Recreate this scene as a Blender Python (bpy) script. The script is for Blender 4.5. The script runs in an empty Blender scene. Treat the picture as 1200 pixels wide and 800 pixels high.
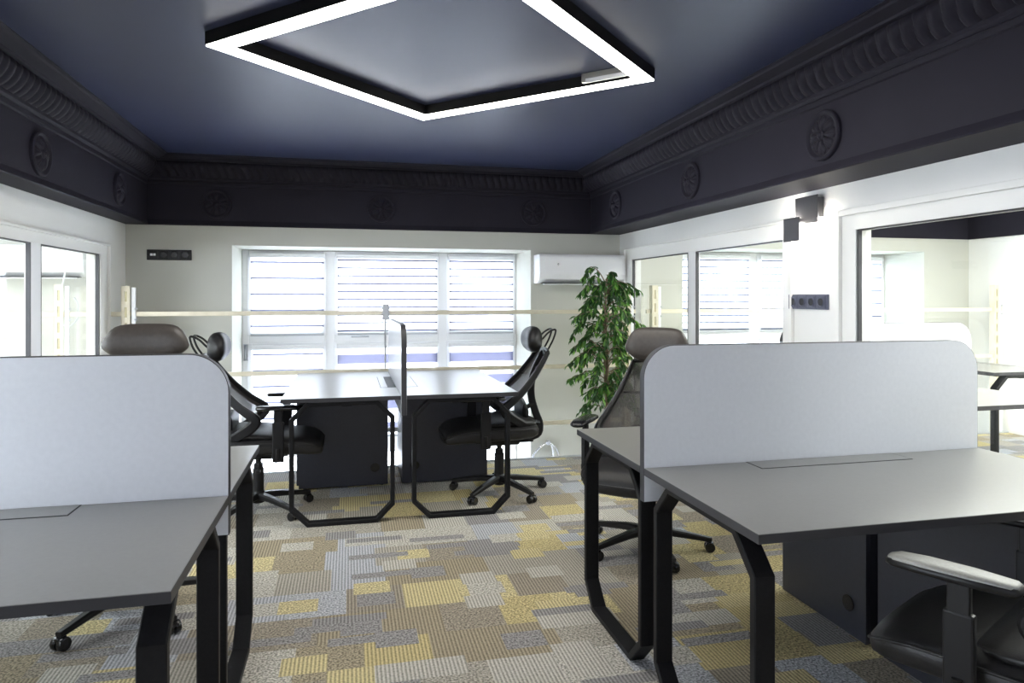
import bpy, bmesh, math, random
from mathutils import Vector, Matrix
random.seed(7)
PI = math.pi
C = bpy.context.scene.collection
SC = bpy.context.scene

# ------------------------------------------------------------------ camera, world, exposure
H = 1.338
YAW = math.atan(191/810)
cam = bpy.data.cameras.new('camera')
camo = bpy.data.objects.new('camera', cam); C.objects.link(camo)
camo.location = (0, 0, H); camo.rotation_euler = (PI/2, 0, -YAW)
cam.sensor_width = 36; cam.sensor_fit = 'HORIZONTAL'; cam.lens = 36*810/1200
cam.shift_y = -52.5/1200; cam.clip_start = .02
SC.camera = camo
SC.view_settings.view_transform = 'Standard'; SC.view_settings.look = 'None'
SC.view_settings.gamma = 1; SC.view_settings.use_curve_mapping = False
SC.view_settings.exposure = 0.6
SC.cycles.max_bounces = 10; SC.cycles.diffuse_bounces = 6; SC.cycles.glossy_bounces = 4
SC.cycles.transparent_max_bounces = 16; SC.cycles.sample_clamp_indirect = 6
SC.cycles.caustics_reflective = False; SC.cycles.caustics_refractive = False

world = bpy.data.worlds.new('overcast_daylight'); SC.world = world
world.use_nodes = True
bg = world.node_tree.nodes['Background']
bg.inputs[0].default_value = (.85, .875, 1.0, 1); bg.inputs[1].default_value = 12.0

def area(name, loc, rot, sx, sy, power, col=(1, 1, 1)):
    l = bpy.data.lights.new(name, 'AREA'); l.shape = 'RECTANGLE'; l.size = sx; l.size_y = sy
    l.energy = power; l.color = col
    o = bpy.data.objects.new(name, l); o.location = loc; o.rotation_euler = rot; C.objects.link(o)
    return o
LAMP = 24.0       # emission of the ceiling luminaire
SCONCE = 130.0

# fill lights added out of view to brighten the two neighbouring rooms
area('fill_light_right_room', (4.5, 2.6, 2.42), (0, 0, 0), 2.6, 4.2, 260, (1, .98, .93))
area('fill_light_left_room', (-3.5, 2.6, 2.42), (0, 0, 0), 2.6, 4.2, 200, (.97, .99, 1))
# room numbers
XL, XR, YB, YR = -1.70, 2.42, 5.95, -2.6
ZB, ZC, ZL = 1.905, 2.44, -2.4            # beam underside, ceiling, lower floor
FXL, FXR = -1.548, 2.136                  # beam faces
WT = .09
XLL, XRR = -5.2, 6.32                     # far walls of the two neighbouring rooms
YE = 5.50                                 # edge of the carpeted mezzanine floor

# ------------------------------------------------------------------ materials
def mat(name, col, rough=.5, metal=0, spec=.5, coat=0):
    m = bpy.data.materials.new(name); m.use_nodes = True
    b = m.node_tree.nodes['Principled BSDF']
    b.inputs['Base Color'].default_value = (*col, 1); b.inputs['Roughness'].default_value = rough
    b.inputs['Metallic'].default_value = metal; b.inputs['Specular IOR Level'].default_value = spec
    b.inputs['Coat Weight'].default_value = coat
    return m
def nodes(m): return m.node_tree.nodes, m.node_tree.links, m.node_tree.nodes['Principled BSDF']
def noisy(m, c1, c2, scale=40, bump=.0, detail=4, bscale=None, rough=None):
    N, L, b = nodes(m)
    tc = N.new('ShaderNodeTexCoord'); no = N.new('ShaderNodeTexNoise'); no.inputs['Scale'].default_value = scale
    no.inputs['Detail'].default_value = detail
    L.new(tc.outputs['Object'], no.inputs['Vector'])
    r = N.new('ShaderNodeValToRGB'); r.color_ramp.elements[0].position = .3; r.color_ramp.elements[1].position = .7
    r.color_ramp.elements[0].color = (*c1, 1); r.color_ramp.elements[1].color = (*c2, 1)
    L.new(no.outputs['Fac'], r.inputs['Fac']); L.new(r.outputs['Color'], b.inputs['Base Color'])
    if bump:
        n2 = N.new('ShaderNodeTexNoise'); n2.inputs['Scale'].default_value = bscale or scale*4
        L.new(tc.outputs['Object'], n2.inputs['Vector'])
        bp = N.new('ShaderNodeBump'); bp.inputs['Strength'].default_value = bump; bp.inputs['Distance'].default_value = .002
        L.new(n2.outputs['Fac'], bp.inputs['Height']); L.new(bp.outputs['Normal'], b.inputs['Normal'])
    return m
def emit(name, col, s):
    m = bpy.data.materials.new(name); m.use_nodes = True; N = m.node_tree.nodes; L = m.node_tree.links
    N.clear(); e = N.new('ShaderNodeEmission'); o = N.new('ShaderNodeOutputMaterial')
    e.inputs[0].default_value = (*col, 1); e.inputs[1].default_value = s; L.new(e.outputs[0], o.inputs[0])
    return m

M = {}
M['wall'] = noisy(mat('white_wall_paint', (.8, .8, .78), .7), (.80, .80, .775), (.83, .83, .81), 2, .1, 3, 300)
M['wallback'] = noisy(mat('grey_beige_backlit_wall', (.6, .6, .55), .75), (.50, .505, .455), (.53, .535, .485), 2, .1, 3, 300)  # grey-beige tint, colour also lowered for the backlit shade beside the window
M['navy'] = noisy(mat('dark_navy_paint', (.05, .055, .085), .6, spec=.10), (.021, .0195, .028), (.024, .0225, .032), 3, .15, 3, 200)
M['ceil'] = noisy(mat('satin_navy_ceiling_glow', (.05, .055, .085), .42, spec=.32), (.026, .031, .072), (.029, .035, .079), 3, .1, 3, 200)  # beams' navy in satin, coloured bluer and lighter to stand for window light
M['pvc'] = mat('white_frame', (.85, .86, .87), .35)
M['gasket'] = mat('dark_gasket', (.05, .05, .055), .5)
M['top'] = noisy(mat('grey_laminate', (.21, .21, .20), .28, spec=.7), (.215, .214, .203), (.230, .228, .217), 90, .05, 2, 500)
M['edge'] = mat('charcoal_edge_banding', (.036, .036, .040), .45, spec=.3)
M['screen'] = noisy(mat('pale_grey_melamine', (.62, .64, .67), .25), (.68, .70, .735), (.71, .73, .765), 60, .03, 2, 400)
M['steel'] = noisy(mat('black_powder_coat', (.012, .012, .013), .5, spec=.18), (.006, .006, .007), (.009, .009, .010), 120, .1, 2, 900)
M['cab'] = noisy(mat('dark_navy_melamine', (.035, .037, .05), .42), (.018, .019, .027), (.022, .024, .033), 80, .05, 2, 500)
M['black'] = mat('black_plastic', (.009, .009, .010), .42, spec=.3)
M['blackgloss'] = mat('glossy_black_plastic', (.012, .012, .014), .22)
M['leather'] = noisy(mat('black_leather', (.02, .02, .02), .48, spec=.4), (.010, .010, .011), (.016, .015, .015), 60, .25, 4, 260)
M['brownleather'] = noisy(mat('dark_brown_leather', (.04, .034, .03), .42), (.052, .044, .039), (.068, .058, .051), 50, .25, 4, 260)
M['padgrey'] = noisy(mat('grey_armrest_rubber', (.3, .3, .28), .4), (.26, .26, .24), (.31, .31, .29), 200, .1, 2, 700)
M['chrome'] = mat('chrome', (.75, .76, .78), .12, 1)
M['white'] = mat('white_plastic', (.82, .83, .85), .3)
M['dim'] = mat('pale_grey_plastic', (.45, .47, .5), .4)
M['cream'] = noisy(mat('cream_wood', (.72, .66, .52), .5), (.66, .61, .47), (.74, .69, .55), 14, .05, 4, 80)
M['brass'] = mat('tarnished_brass', (.42, .37, .22), .4, .5)
M['trunk'] = noisy(mat('ficus_bark', (.2, .14, .09), .8), (.14, .10, .07), (.30, .23, .16), 30, .5, 5, 90)
M['soil'] = noisy(mat('potting_soil', (.05, .03, .02), .95), (.03, .02, .015), (.08, .055, .04), 60, .6, 5, 120)
M['pot'] = noisy(mat('white_glazed_pot', (.75, .75, .73), .35), (.72, .72, .70), (.78, .78, .76), 12)
M['leaf1'] = mat('ficus_leaf_dark', (.028, .085, .022), .38)
M['leaf2'] = mat('ficus_leaf_mid', (.07, .19, .035), .4)
M['leaf3'] = mat('ficus_leaf_light', (.17, .34, .07), .42)
M['lamp'] = emit('luminaire_diffuser', (1, .97, .90), LAMP)
M['sconce_glow'] = emit('sconce_led', (1, .95, .85), SCONCE)
M['sconce'] = mat('anthracite_metal', (.07, .068, .075), .45, .3)
M['socket'] = mat('slate_socket', (.075, .08, .12), .45)
M['brushed'] = mat('brushed_steel', (.45, .44, .40), .35, .9)
M['cable'] = mat('white_cable', (.72, .76, .76), .4)
M['lowfloor'] = mat('pale_lower_floor', (.6, .6, .58), .5)

# leaves and mesh fabric with some translucency
for k in ('leaf1', 'leaf2', 'leaf3'):
    N, L, b = nodes(M[k]); b.inputs['Transmission Weight'].default_value = 0
    tr = N.new('ShaderNodeBsdfTranslucent'); c = b.inputs['Base Color'].default_value
    tr.inputs[0].default_value = (c[0]*1.6, c[1]*1.6, c[2]*1.2, 1)
    mx = N.new('ShaderNodeMixShader'); mx.inputs[0].default_value = .3
    L.new(b.outputs[0], mx.inputs[1]); L.new(tr.outputs[0], mx.inputs[2]); L.new(mx.outputs[0], N['Material Output'].inputs[0])
def mesh_fabric(name, col, cover):
    m = mat(name, col, .7); N, L, b = nodes(m)
    tc = N.new('ShaderNodeTexCoord'); w = N.new('ShaderNodeTexNoise'); w.inputs['Scale'].default_value = 420
    L.new(tc.outputs['Object'], w.inputs['Vector'])
    ma = N.new('ShaderNodeMath'); ma.operation = 'MULTIPLY_ADD'; ma.inputs[1].default_value = .5; ma.inputs[2].default_value = cover-.25; ma.use_clamp = True
    L.new(w.outputs['Fac'], ma.inputs[0])
    t = N.new('ShaderNodeBsdfTransparent'); mx = N.new('ShaderNodeMixShader')
    L.new(ma.outputs[0], mx.inputs[0]); L.new(t.outputs[0], mx.inputs[1]); L.new(b.outputs[0], mx.inputs[2])
    L.new(mx.outputs[0], N['Material Output'].inputs[0]); return m
M['mesh'] = mesh_fabric('black_mesh_fabric', (.026, .023, .024), .89)

# thin window glass: fresnel reflection over see-through
g = bpy.data.materials.new('clear_glass'); g.use_nodes = True; N = g.node_tree.nodes; L = g.node_tree.links; N.clear()
o_ = N.new('ShaderNodeOutputMaterial'); lw = N.new('ShaderNodeLayerWeight'); pw = N.new('ShaderNodeMath'); pw.operation = 'POWER'; pw.inputs[1].default_value = 5
L.new(lw.outputs['Facing'], pw.inputs[0]); fr = N.new('ShaderNodeMath'); fr.operation = 'MULTIPLY_ADD'; fr.inputs[1].default_value = .75; fr.inputs[2].default_value = .035
L.new(pw.outputs[0], fr.inputs[0])
gl = N.new('ShaderNodeBsdfGlossy'); gl.inputs['Roughness'].default_value = .0; gl.inputs[0].default_value = (.9, .9, .9, 1)
tr = N.new('ShaderNodeBsdfTransparent'); tr.inputs[0].default_value = (.95, .975, .965, 1); mx = N.new('ShaderNodeMixShader')
L.new(fr.outputs[0], mx.inputs[0]); L.new(tr.outputs[0], mx.inputs[1]); L.new(gl.outputs[0], mx.inputs[2]); L.new(mx.outputs[0], o_.inputs[0])
M['glass'] = g

# day-night roller blind fabric: sheer bands between denser ones, in object height
def blind_mat(name, period, dense, duty, off=0, dcol=.8):
    m = bpy.data.materials.new(name); m.use_nodes = True; N = m.node_tree.nodes; L = m.node_tree.links; N.clear()
    out = N.new('ShaderNodeOutputMaterial'); tc = N.new('ShaderNodeTexCoord'); sp = N.new('ShaderNodeSeparateXYZ')
    L.new(tc.outputs['Object'], sp.inputs[0])
    a = N.new('ShaderNodeMath'); a.operation = 'ADD'; a.inputs[1].default_value = 10+off; L.new(sp.outputs[2], a.inputs[0])
    d = N.new('ShaderNodeMath'); d.operation = 'DIVIDE'; d.inputs[1].default_value = period; L.new(a.outputs[0], d.inputs[0])
    f = N.new('ShaderNodeMath'); f.operation = 'FRACT'; L.new(d.outputs[0], f.inputs[0])
    lt = N.new('ShaderNodeMath'); lt.operation = 'LESS_THAN'; lt.inputs[1].default_value = duty; L.new(f.outputs[0], lt.inputs[0])
    mc = N.new('ShaderNodeMix'); mc.data_type = 'RGBA'; mc.inputs[6].default_value = (.93, .95, .97, 1); mc.inputs[7].default_value = (*dense, 1)
    L.new(lt.outputs[0], mc.inputs[0])
    tl = N.new('ShaderNodeBsdfTranslucent'); df = N.new('ShaderNodeBsdfDiffuse')
    L.new(mc.outputs[2], tl.inputs[0]); L.new(mc.outputs[2], df.inputs[0])
    m1 = N.new('ShaderNodeMixShader'); m1.inputs[0].default_value = .45
    L.new(tl.outputs[0], m1.inputs[1]); L.new(df.outputs[0], m1.inputs[2])
    tp = N.new('ShaderNodeBsdfTransparent'); m2 = N.new('ShaderNodeMixShader')
    inv = N.new('ShaderNodeMath'); inv.operation = 'MULTIPLY_ADD'; inv.inputs[1].default_value = -.25; inv.inputs[2].default_value = .35
    L.new(lt.outputs[0], inv.inputs[0]); L.new(inv.outputs[0], m2.inputs[0])
    L.new(m1.outputs[0], m2.inputs[1]); L.new(tp.outputs[0], m2.inputs[2]); L.new(m2.outputs[0], out.inputs[0])
    return m
M['blindA'] = blind_mat('blind_wide_bands', .142, (.16, .17, .24), .13, .03)
M['blindB'] = blind_mat('blind_narrow_bands', .0715, (.08, .085, .14), .20, .0)
M['blindC'] = blind_mat('blind_offset_bands', .21, (.20, .205, .29), .42, .05)

# carpet: planks of striped and speckled loop pile
def carpet():
    m = mat('patchwork_carpet', (.3, .3, .3), .95, spec=.15); N, L, b = nodes(m)
    tc = N.new('ShaderNodeTexCoord')
    def math_(op, a=None, b_=None, c=None):
        n = N.new('ShaderNodeMath'); n.operation = op
        for i, v in enumerate((a, b_, c)):
            if v is None: continue
            if isinstance(v, (int, float)): n.inputs[i].default_value = v
            else: L.new(v, n.inputs[i])
        return n.outputs[0]
    sp = N.new('ShaderNodeSeparateXYZ'); L.new(tc.outputs['Object'], sp.inputs[0])
    X, Y = sp.outputs[0], sp.outputs[1]
    def cells(wx, wy, sx, sy, stag, seed):
        # random value per staggered rectangle
        row = math_('FLOOR', math_('DIVIDE', math_('ADD', Y, sy), wy))
        wn = N.new('ShaderNodeTexWhiteNoise'); wn.noise_dimensions = '2D'
        cb = N.new('ShaderNodeCombineXYZ'); L.new(row, cb.inputs[0]); cb.inputs[1].default_value = seed
        L.new(cb.outputs[0], wn.inputs['Vector'])
        xs = math_('ADD', math_('ADD', X, sx), math_('MULTIPLY', wn.outputs['Value'], stag))
        col = math_('FLOOR', math_('DIVIDE', xs, wx))
        wn2 = N.new('ShaderNodeTexWhiteNoise'); wn2.noise_dimensions = '3D'
        cb2 = N.new('ShaderNodeCombineXYZ'); L.new(row, cb2.inputs[0]); L.new(col, cb2.inputs[1]); cb2.inputs[2].default_value = seed+.5
        L.new(cb2.outputs[0], wn2.inputs['Vector'])
        return wn2.outputs['Value'], wn2.outputs['Color']
    v1, c1 = cells(.25, .25, 3.1, 3.0, .5, 1)
    v2, c2 = cells(.165, .125, 5.3, 4.07, .4, 7)
    v3, c3 = cells(.30, .0625, 7.7, 6.02, .6, 13)
    def mixv(f, a, b_):
        n = N.new('ShaderNodeMix'); n.data_type = 'FLOAT'
        L.new(f, n.inputs[0]); L.new(a, n.inputs[2]); L.new(b_, n.inputs[3]); return n.outputs[0]
    s2 = N.new('ShaderNodeSeparateColor'); L.new(c2, s2.inputs[0]); s3 = N.new('ShaderNodeSeparateColor'); L.new(c3, s3.inputs[0])
    v = mixv(math_('GREATER_THAN', s2.outputs[0], .76), v1, v2)
    v = mixv(math_('GREATER_THAN', s3.outputs[0], .91), v, v3)
    r = N.new('ShaderNodeValToRGB'); cr = r.color_ramp; cr.interpolation = 'CONSTANT'
    pal = [(0, (.300, .265, .210)), (.15, (.360, .335, .285)), (.30, (.470, .395, .205)), (.44, (.400, .410, .435)), (.58, (.320, .275, .195)), (.72, (.450, .430, .380)), (.86, (.520, .450, .250)), (.93, (.270, .260, .255))]
    for i, (p, c) in enumerate(pal):
        e = cr.elements[0] if i == 0 else (cr.elements[1] if i == 1 else cr.elements.new(p))
        e.position = p; e.color = (*c, 1)
    L.new(v, r.inputs['Fac'])
    # which patches are striped
    wn = N.new('ShaderNodeTexWhiteNoise'); wn.noise_dimensions = '1D'; L.new(v, wn.inputs['W'])
    striped = math_('GREATER_THAN', wn.outputs['Value'], .5)
    st = math_('SINE', math_('MULTIPLY', X, 2*PI/.0145))
    wob = math_('SINE', math_('MULTIPLY', Y, 2*PI/.009))
    rib = math_('SMOOTH_MIN', math_('MULTIPLY_ADD', st, .5, .5), 1, .1)
    noi = N.new('ShaderNodeTexNoise'); noi.inputs['Scale'].default_value = 115; noi.inputs['Detail'].default_value = 3
    L.new(tc.outputs['Object'], noi.inputs['Vector'])
    spk = N.new('ShaderNodeMapRange'); spk.inputs[1].default_value = .36; spk.inputs[2].default_value = .64
    L.new(noi.outputs['Fac'], spk.inputs[0])
    stripe_f = math_('ADD', math_('MULTIPLY', rib, .62), math_('ADD', math_('MULTIPLY', spk.outputs[0], .34), math_('MULTIPLY', wob, .05)))
    f = mixv(striped, spk.outputs[0], stripe_f)
    k = math_('MULTIPLY_ADD', f, 1.1, .46)
    mul = N.new('ShaderNodeMix'); mul.data_type = 'RGBA'; mul.blend_type = 'MULTIPLY'; mul.inputs[0].default_value = 1
    cb = N.new('ShaderNodeCombineColor'); [L.new(k, cb.inputs[i]) for i in range(3)]
    L.new(r.outputs['Color'], mul.inputs[6]); L.new(cb.outputs[0], mul.inputs[7]); L.new(mul.outputs[2], b.inputs['Base Color'])
    bp = N.new('ShaderNodeBump'); bp.inputs['Strength'].default_value = .5; bp.inputs['Distance'].default_value = .003
    L.new(f, bp.inputs['Height']); L.new(bp.outputs['Normal'], b.inputs['Normal'])
    return m
M['carpet'] = carpet()

# ------------------------------------------------------------------ geometry helpers
def B(): return bmesh.new()
def box(bm, x0, x1, y0, y1, z0, z1, bev=0, mx=None):
    r = bmesh.ops.create_cube(bm, size=1)
    vs = r['verts']
    for v in vs:
        v.co = Vector(((x0+x1)/2+v.co.x*(x1-x0), (y0+y1)/2+v.co.y*(y1-y0), (z0+z1)/2+v.co.z*(z1-z0)))
    if bev:
        es = list({e for v in vs for e in v.link_edges})
        rr = bmesh.ops.bevel(bm, geom=es, offset=bev, segments=2, affect='EDGES', profile=.5)
        vs = list({v for f in rr['faces'] for v in f.verts} | {v for v in vs if v.is_valid})
    if mx is not None: bmesh.ops.transform(bm, matrix=mx, verts=[v for v in vs if v.is_valid])
    return vs
def frames(pts, closed=False, up=None):
    n = len(pts); out = []
    for i in range(n):
        a = pts[(i-1) % n] if (closed or i > 0) else pts[i]
        b = pts[(i+1) % n] if (closed or i < n-1) else pts[i]
        t = (b-a).normalized(); out.append(t)
    return out
def sweep(bm, pts, prof, closed=False, ref=Vector((0, 0, 1)), caps=True, scales=None):
    """sweep a 2-D profile [(a,b)] along pts; a along ref x tangent, b along ref' ; mitred joints"""
    pts = [Vector(p) for p in pts]; n = len(pts); rings = []
    for i in range(n):
        a = pts[(i-1) % n] if (closed or i > 0) else None
        b = pts[(i+1) % n] if (closed or i < n-1) else None
        t1 = (pts[i]-a).normalized() if a is not None else None
        t2 = (b-pts[i]).normalized() if b is not None else None
        t = ((t1 or t2)+(t2 or t1)).normalized()
        tt = t2 or t1
        s = t.cross(ref)
        if s.length < 1e-4: s = t.cross(Vector((1, 0, 0)))
        s.normalize(); u = s.cross(t).normalized()
        k = 1/max(.35, t.dot(tt))
        sc = scales[i] if scales else 1
        # mitre stretch along whichever direction lies in the bend plane
        bend = (t2-t1) if (t1 is not None and t2 is not None) else Vector((0, 0, 0))
        ks = ku = 1
        if bend.length > 1e-4:
            bn = bend.normalized()
            ks = 1+(k-1)*abs(bn.dot(s)); ku = 1+(k-1)*abs(bn.dot(u))
        rings.append([bm.verts.new(pts[i]+s*p[0]*sc*ks+u*p[1]*sc*ku) for p in prof])
    m = len(prof)
    for i in range(n if closed else n-1):
        r1, r2 = rings[i], rings[(i+1) % n]
        for j in range(m):
            bm.faces.new((r1[j], r1[(j+1) % m], r2[(j+1) % m], r2[j]))
    if caps and not closed:
        bm.faces.new(rings[0][::-1]); bm.faces.new(rings[-1])
    return rings
def circ(r, n=10): return [(r*math.cos(2*PI*k/n), r*math.sin(2*PI*k/n)) for k in range(n)]
def rect(a, b, c=0):
    if not c: return [(-a/2, -b/2), (a/2, -b/2), (a/2, b/2), (-a/2, b/2)]
    x, y = a/2, b/2
    return [(-x+c, -y), (x-c, -y), (x, -y+c), (x, y-c), (x-c, y), (-x+c, y), (-x, y-c), (-x, -y+c)]
def smooth_path(pts, k=6):
    pts = [Vector(p) for p in pts]; out = []
    for i in range(len(pts)-1):
        p0 = pts[max(i-1, 0)]; p1 = pts[i]; p2 = pts[i+1]; p3 = pts[min(i+2, len(pts)-1)]
        for j in range(k):
            t = j/k
            out.append(.5*((2*p1)+(p2-p0)*t+(2*p0-5*p1+4*p2-p3)*t*t+(3*p1-p0-3*p2+p3)*t**3))
    out.append(pts[-1]); return out
def tube(bm, pts, r, n=10, closed=False, k=0, scales=None, ref=Vector((0, 0, 1))):
    if k: pts = smooth_path(pts, k)
    return sweep(bm, pts, circ(r, n), closed, ref, scales=scales)
def lathe(bm, prof, n=24, mx=None):
    rings = []
    for (r, z) in prof:
        rings.append([bm.verts.new((max(r, 1e-5)*math.cos(2*PI*k/n), max(r, 1e-5)*math.sin(2*PI*k/n), z)) for k in range(n)])
    for a, b in zip(rings, rings[1:]):
        for k in range(n): bm.faces.new((a[k], a[(k+1) % n], b[(k+1) % n], b[k]))
    bm.faces.new(rings[0][::-1]); bm.faces.new(rings[-1])
    if mx is not None: bmesh.ops.transform(bm, matrix=mx, verts=[v for r in rings for v in r])
def loft(bm, secs, n=24, e=2.6, axis='x'):
    """secs: (pos Vector, half width, half height up, half height down) along an axis; superellipse sections"""
    rings = []
    for (p, w, hu, hd) in secs:
        ring = []
        for k in range(n):
            a = 2*PI*k/n; c, s = math.cos(a), math.sin(a)
            cx = math.copysign(abs(c)**(2/e), c); sx = math.copysign(abs(s)**(2/e), s)
            h = hu if s > 0 else hd
            if axis == 'x': q = Vector((0, cx*w, sx*h))
            else: q = Vector((cx*w, 0, sx*h))
            ring.append(bm.verts.new(Vector(p)+q))
        rings.append(ring)
    for a, b in zip(rings, rings[1:]):
        for k in range(n): bm.faces.new((a[k], a[(k+1) % n], b[(k+1) % n], b[k]))
    bm.faces.new(rings[0][::-1]); bm.faces.new(rings[-1])
def poly_prism(bm, pts2, t0, t1, plane='xz', bev=0):
    """extrude a closed 2-D outline: plane xz -> thickness along y; yz -> along x; xy -> along z"""
    def P(p, t):
        return {'xz': (p[0], t, p[1]), 'yz': (t, p[0], p[1]), 'xy': (p[0], p[1], t)}[plane]
    a = [bm.verts.new(P(p, t0)) for p in pts2]; b = [bm.verts.new(P(p, t1)) for p in pts2]
    n = len(pts2); fa = bm.faces.new(a); fb = bm.faces.new(b[::-1])
    for k in range(n): bm.faces.new((a[k], b[k], b[(k+1) % n], a[(k+1) % n]))
    return fa, fb
def obj(name, bm, m, parent=None, smooth=False, bevel=0, sub=0, mats=None):
    bmesh.ops.recalc_face_normals(bm, faces=bm.faces[:])
    me = bpy.data.meshes.new(name); bm.to_mesh(me); bm.free()
    o = bpy.data.objects.new(name, me); C.objects.link(o)
    for mm in (mats or [m]): me.materials.append(mm)
    if smooth:
        me.polygons.foreach_set('use_smooth', [True]*len(me.polygons))
        if smooth == 'auto':
            try: me.set_sharp_from_angle(angle=math.radians(38))
            except Exception: pass
    if bevel:
        d = o.modifiers.new('bevel', 'BEVEL'); d.width = bevel; d.segments = 2; d.limit_method = 'ANGLE'
    if sub:
        d = o.modifiers.new('subdivision', 'SUBSURF'); d.levels = sub; d.render_levels = sub
    if parent: o.parent = parent
    return o
def thing(name, label, cat, loc=(0, 0, 0), rz=0, group=None):
    o = bpy.data.objects.new(name, None); C.objects.link(o); o.empty_display_size = .1
    o.location = loc; o.rotation_euler = (0, 0, rz); tag(o, label, cat, group); return o
def tag(o, label, cat, group=None):
    o['label'] = label; o['category'] = cat
    if group: o['group'] = group
    return o
def struct(name, bm, m, parent=None, **k):
    o = obj(name, bm, m, parent, **k)
    if parent is None: o['kind'] = 'structure'
    return o
def sempty(name, loc=(0, 0, 0)):
    o = bpy.data.objects.new(name, None); C.objects.link(o); o.location = loc; o['kind'] = 'structure'; return o
def copy_tree(o, parent=None):
    c = o.copy(); C.objects.link(c); c.parent = parent
    for ch in list(o.children): copy_tree(ch, c)
    return c

# ------------------------------------------------------------------ shell
def wall_cells(bm, axis, t0, t1, a0, a1, z0, z1, holes):
    """wall slab t0..t1 thick across `axis`, running a0..a1, holes = (a0,a1,z0,z1)"""
    As = sorted({a0, a1, *[h[0] for h in holes], *[h[1] for h in holes]}); Zs = sorted({z0, z1, *[h[2] for h in holes], *[h[3] for h in holes]})
    for i in range(len(As)-1):
        run = None
        for j in range(len(Zs)-1):
            ca, cz = (As[i]+As[i+1])/2, (Zs[j]+Zs[j+1])/2
            hole = any(h[0] < ca < h[1] and h[2] < cz < h[3] for h in holes)
            if not hole:
                if run and abs(run[1]-Zs[j]) < 1e-6: run[1] = Zs[j+1]
                else:
                    if run: (box(bm, t0, t1, As[i], As[i+1], *run) if axis == 'x' else box(bm, As[i], As[i+1], t0, t1, *run))
                    run = [Zs[j], Zs[j+1]]
        if run: (box(bm, t0, t1, As[i], As[i+1], *run) if axis == 'x' else box(bm, As[i], As[i+1], t0, t1, *run))
WZ0 = -1.4
W1 = (-.92, 1.575, WZ0, 1.752)            # our window opening in the back wall
W2 = (3.05, 5.76, WZ0, 1.80)              # right neighbour's
W3 = (-4.9, -2.75, WZ0, 1.75)             # left neighbour's
bm = B(); wall_cells(bm, 'y', YB, YB+.72, XLL-.2, XRR+.2, ZL, 2.7, [W1, W2, W3]); struct('wall_back', bm, M['wallback'])
RH = [(3.50, 5.68, .25, 1.665), (.70, 2.915, .25, 1.668)]
LH = [(3.0, 5.396, .25, 1.638), (.4, 2.8, .25, 1.638)]
bm = B(); wall_cells(bm, 'x', XR, XR+WT, YR, YB, -.25, 2.7, RH); struct('wall_right', bm, M['wall'])
bm = B(); wall_cells(bm, 'x', XL-WT, XL, YR, YB, -.25, 2.7, LH); struct('wall_left', bm, M['wall'])
bm = B(); wall_cells(bm, 'x', XRR, XRR+.2, YR, YB, ZL, 2.7, []); struct('wall_far_right', bm, M['wall'])
bm = B(); wall_cells(bm, 'x', XLL-.2, XLL, YR, YB, ZL, 2.7, [(-1.5, 3.2, .3, 1.8)]); struct('wall_far_left', bm, M['wall'])
bm = B(); wall_cells(bm, 'y', YR-.2, YR, XLL-.2, XRR+.2, -.25, 2.7, [(-.5, 1.2, 1.35, 1.85), (3.4, 5.0, .9, 1.85), (-4.3, -2.7, .9, 1.85)]); struct('wall_front', bm, M['wall'])  # unseen wall; openings added and sized to let fill daylight in
bm = B(); box(bm, XLL-.2, XRR+.2, YR-.2, YE, -.25, 0); struct('floor', bm, M['carpet'])
bm = B(); box(bm, XLL-.2, XRR+.2, YE, YE+.02, -.25, .012, .002); struct('trim_floor_edge', bm, M['dim'])
bm = B(); box(bm, XLL-.2, XRR+.2, YR, YB, ZL-.1, ZL); struct('floor_lower', bm, M['lowfloor'])
bm = B(); box(bm, XLL-.2, XRR+.2, YR-.2, YB+.2, ZC, ZC+.1); struct('ceiling', bm, M['ceil'])

# beams with a small chamfered lip, extruded as profiles
def beam_profile(face, wall, sgn):
    # (x, z) outline, face towards the room; sgn = +1 when the room is on the +x side
    lip = .022
    return [(wall, ZB), (face+sgn*.012, ZB), (face+sgn*.016, ZB+.006), (face+sgn*.014, ZB+.012), (face, ZB+.042),
            (face, 2.222), (face+sgn*.010, 2.228), (face+sgn*.012, 2.250), (face+sgn*.006, 2.254), (face+sgn*.012, 2.258),
            (face+sgn*.022, 2.268), (face+sgn*.022, 2.285), (face+sgn*.02, 2.29),
            (face+sgn*.03, 2.32), (face+sgn*.085, 2.395), (face+sgn*.11, 2.400), (face+sgn*.115, 2.41), (face+sgn*.17, 2.425), (face+sgn*.18, 2.432), (face+sgn*.195, 2.436), (face+sgn*.195, ZC), (wall, ZC)]
bm = B(); poly_prism(bm, beam_profile(FXL, XL, 1), YR, YB, 'xz'); struct('trim_beam_left', bm, M['navy'])
bm = B(); poly_prism(bm, beam_profile(FXR, XR, -1), YR, YB, 'xz'); struct('trim_beam_right', bm, M['navy'])
bm = B()
pb = [(y, z) for (y, z) in beam_profile(YB-.004, YB+.05, -1)]
poly_prism(bm, pb, XL, XR, 'yz'); struct('trim_beam_back', bm, M['navy'])
# neighbouring rooms' dark beams
bm = B(); poly_prism(bm, [(YB-.01, 1.935), (YB-.01, 2.3), (YB-.15, ZC), (YB+.1, ZC), (YB+.1, 1.935)], XR+WT, XRR, 'yz'); struct('trim_beam_far_right_back', bm, M['navy'])
bm = B(); poly_prism(bm, [(XRR-.02, 1.935), (XRR-.02, 2.3), (XRR-.15, ZC), (XRR+.05, ZC), (XRR+.05, 1.935)], YR, YB, 'xz'); struct('trim_beam_far_right_side', bm, M['navy'])

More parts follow.
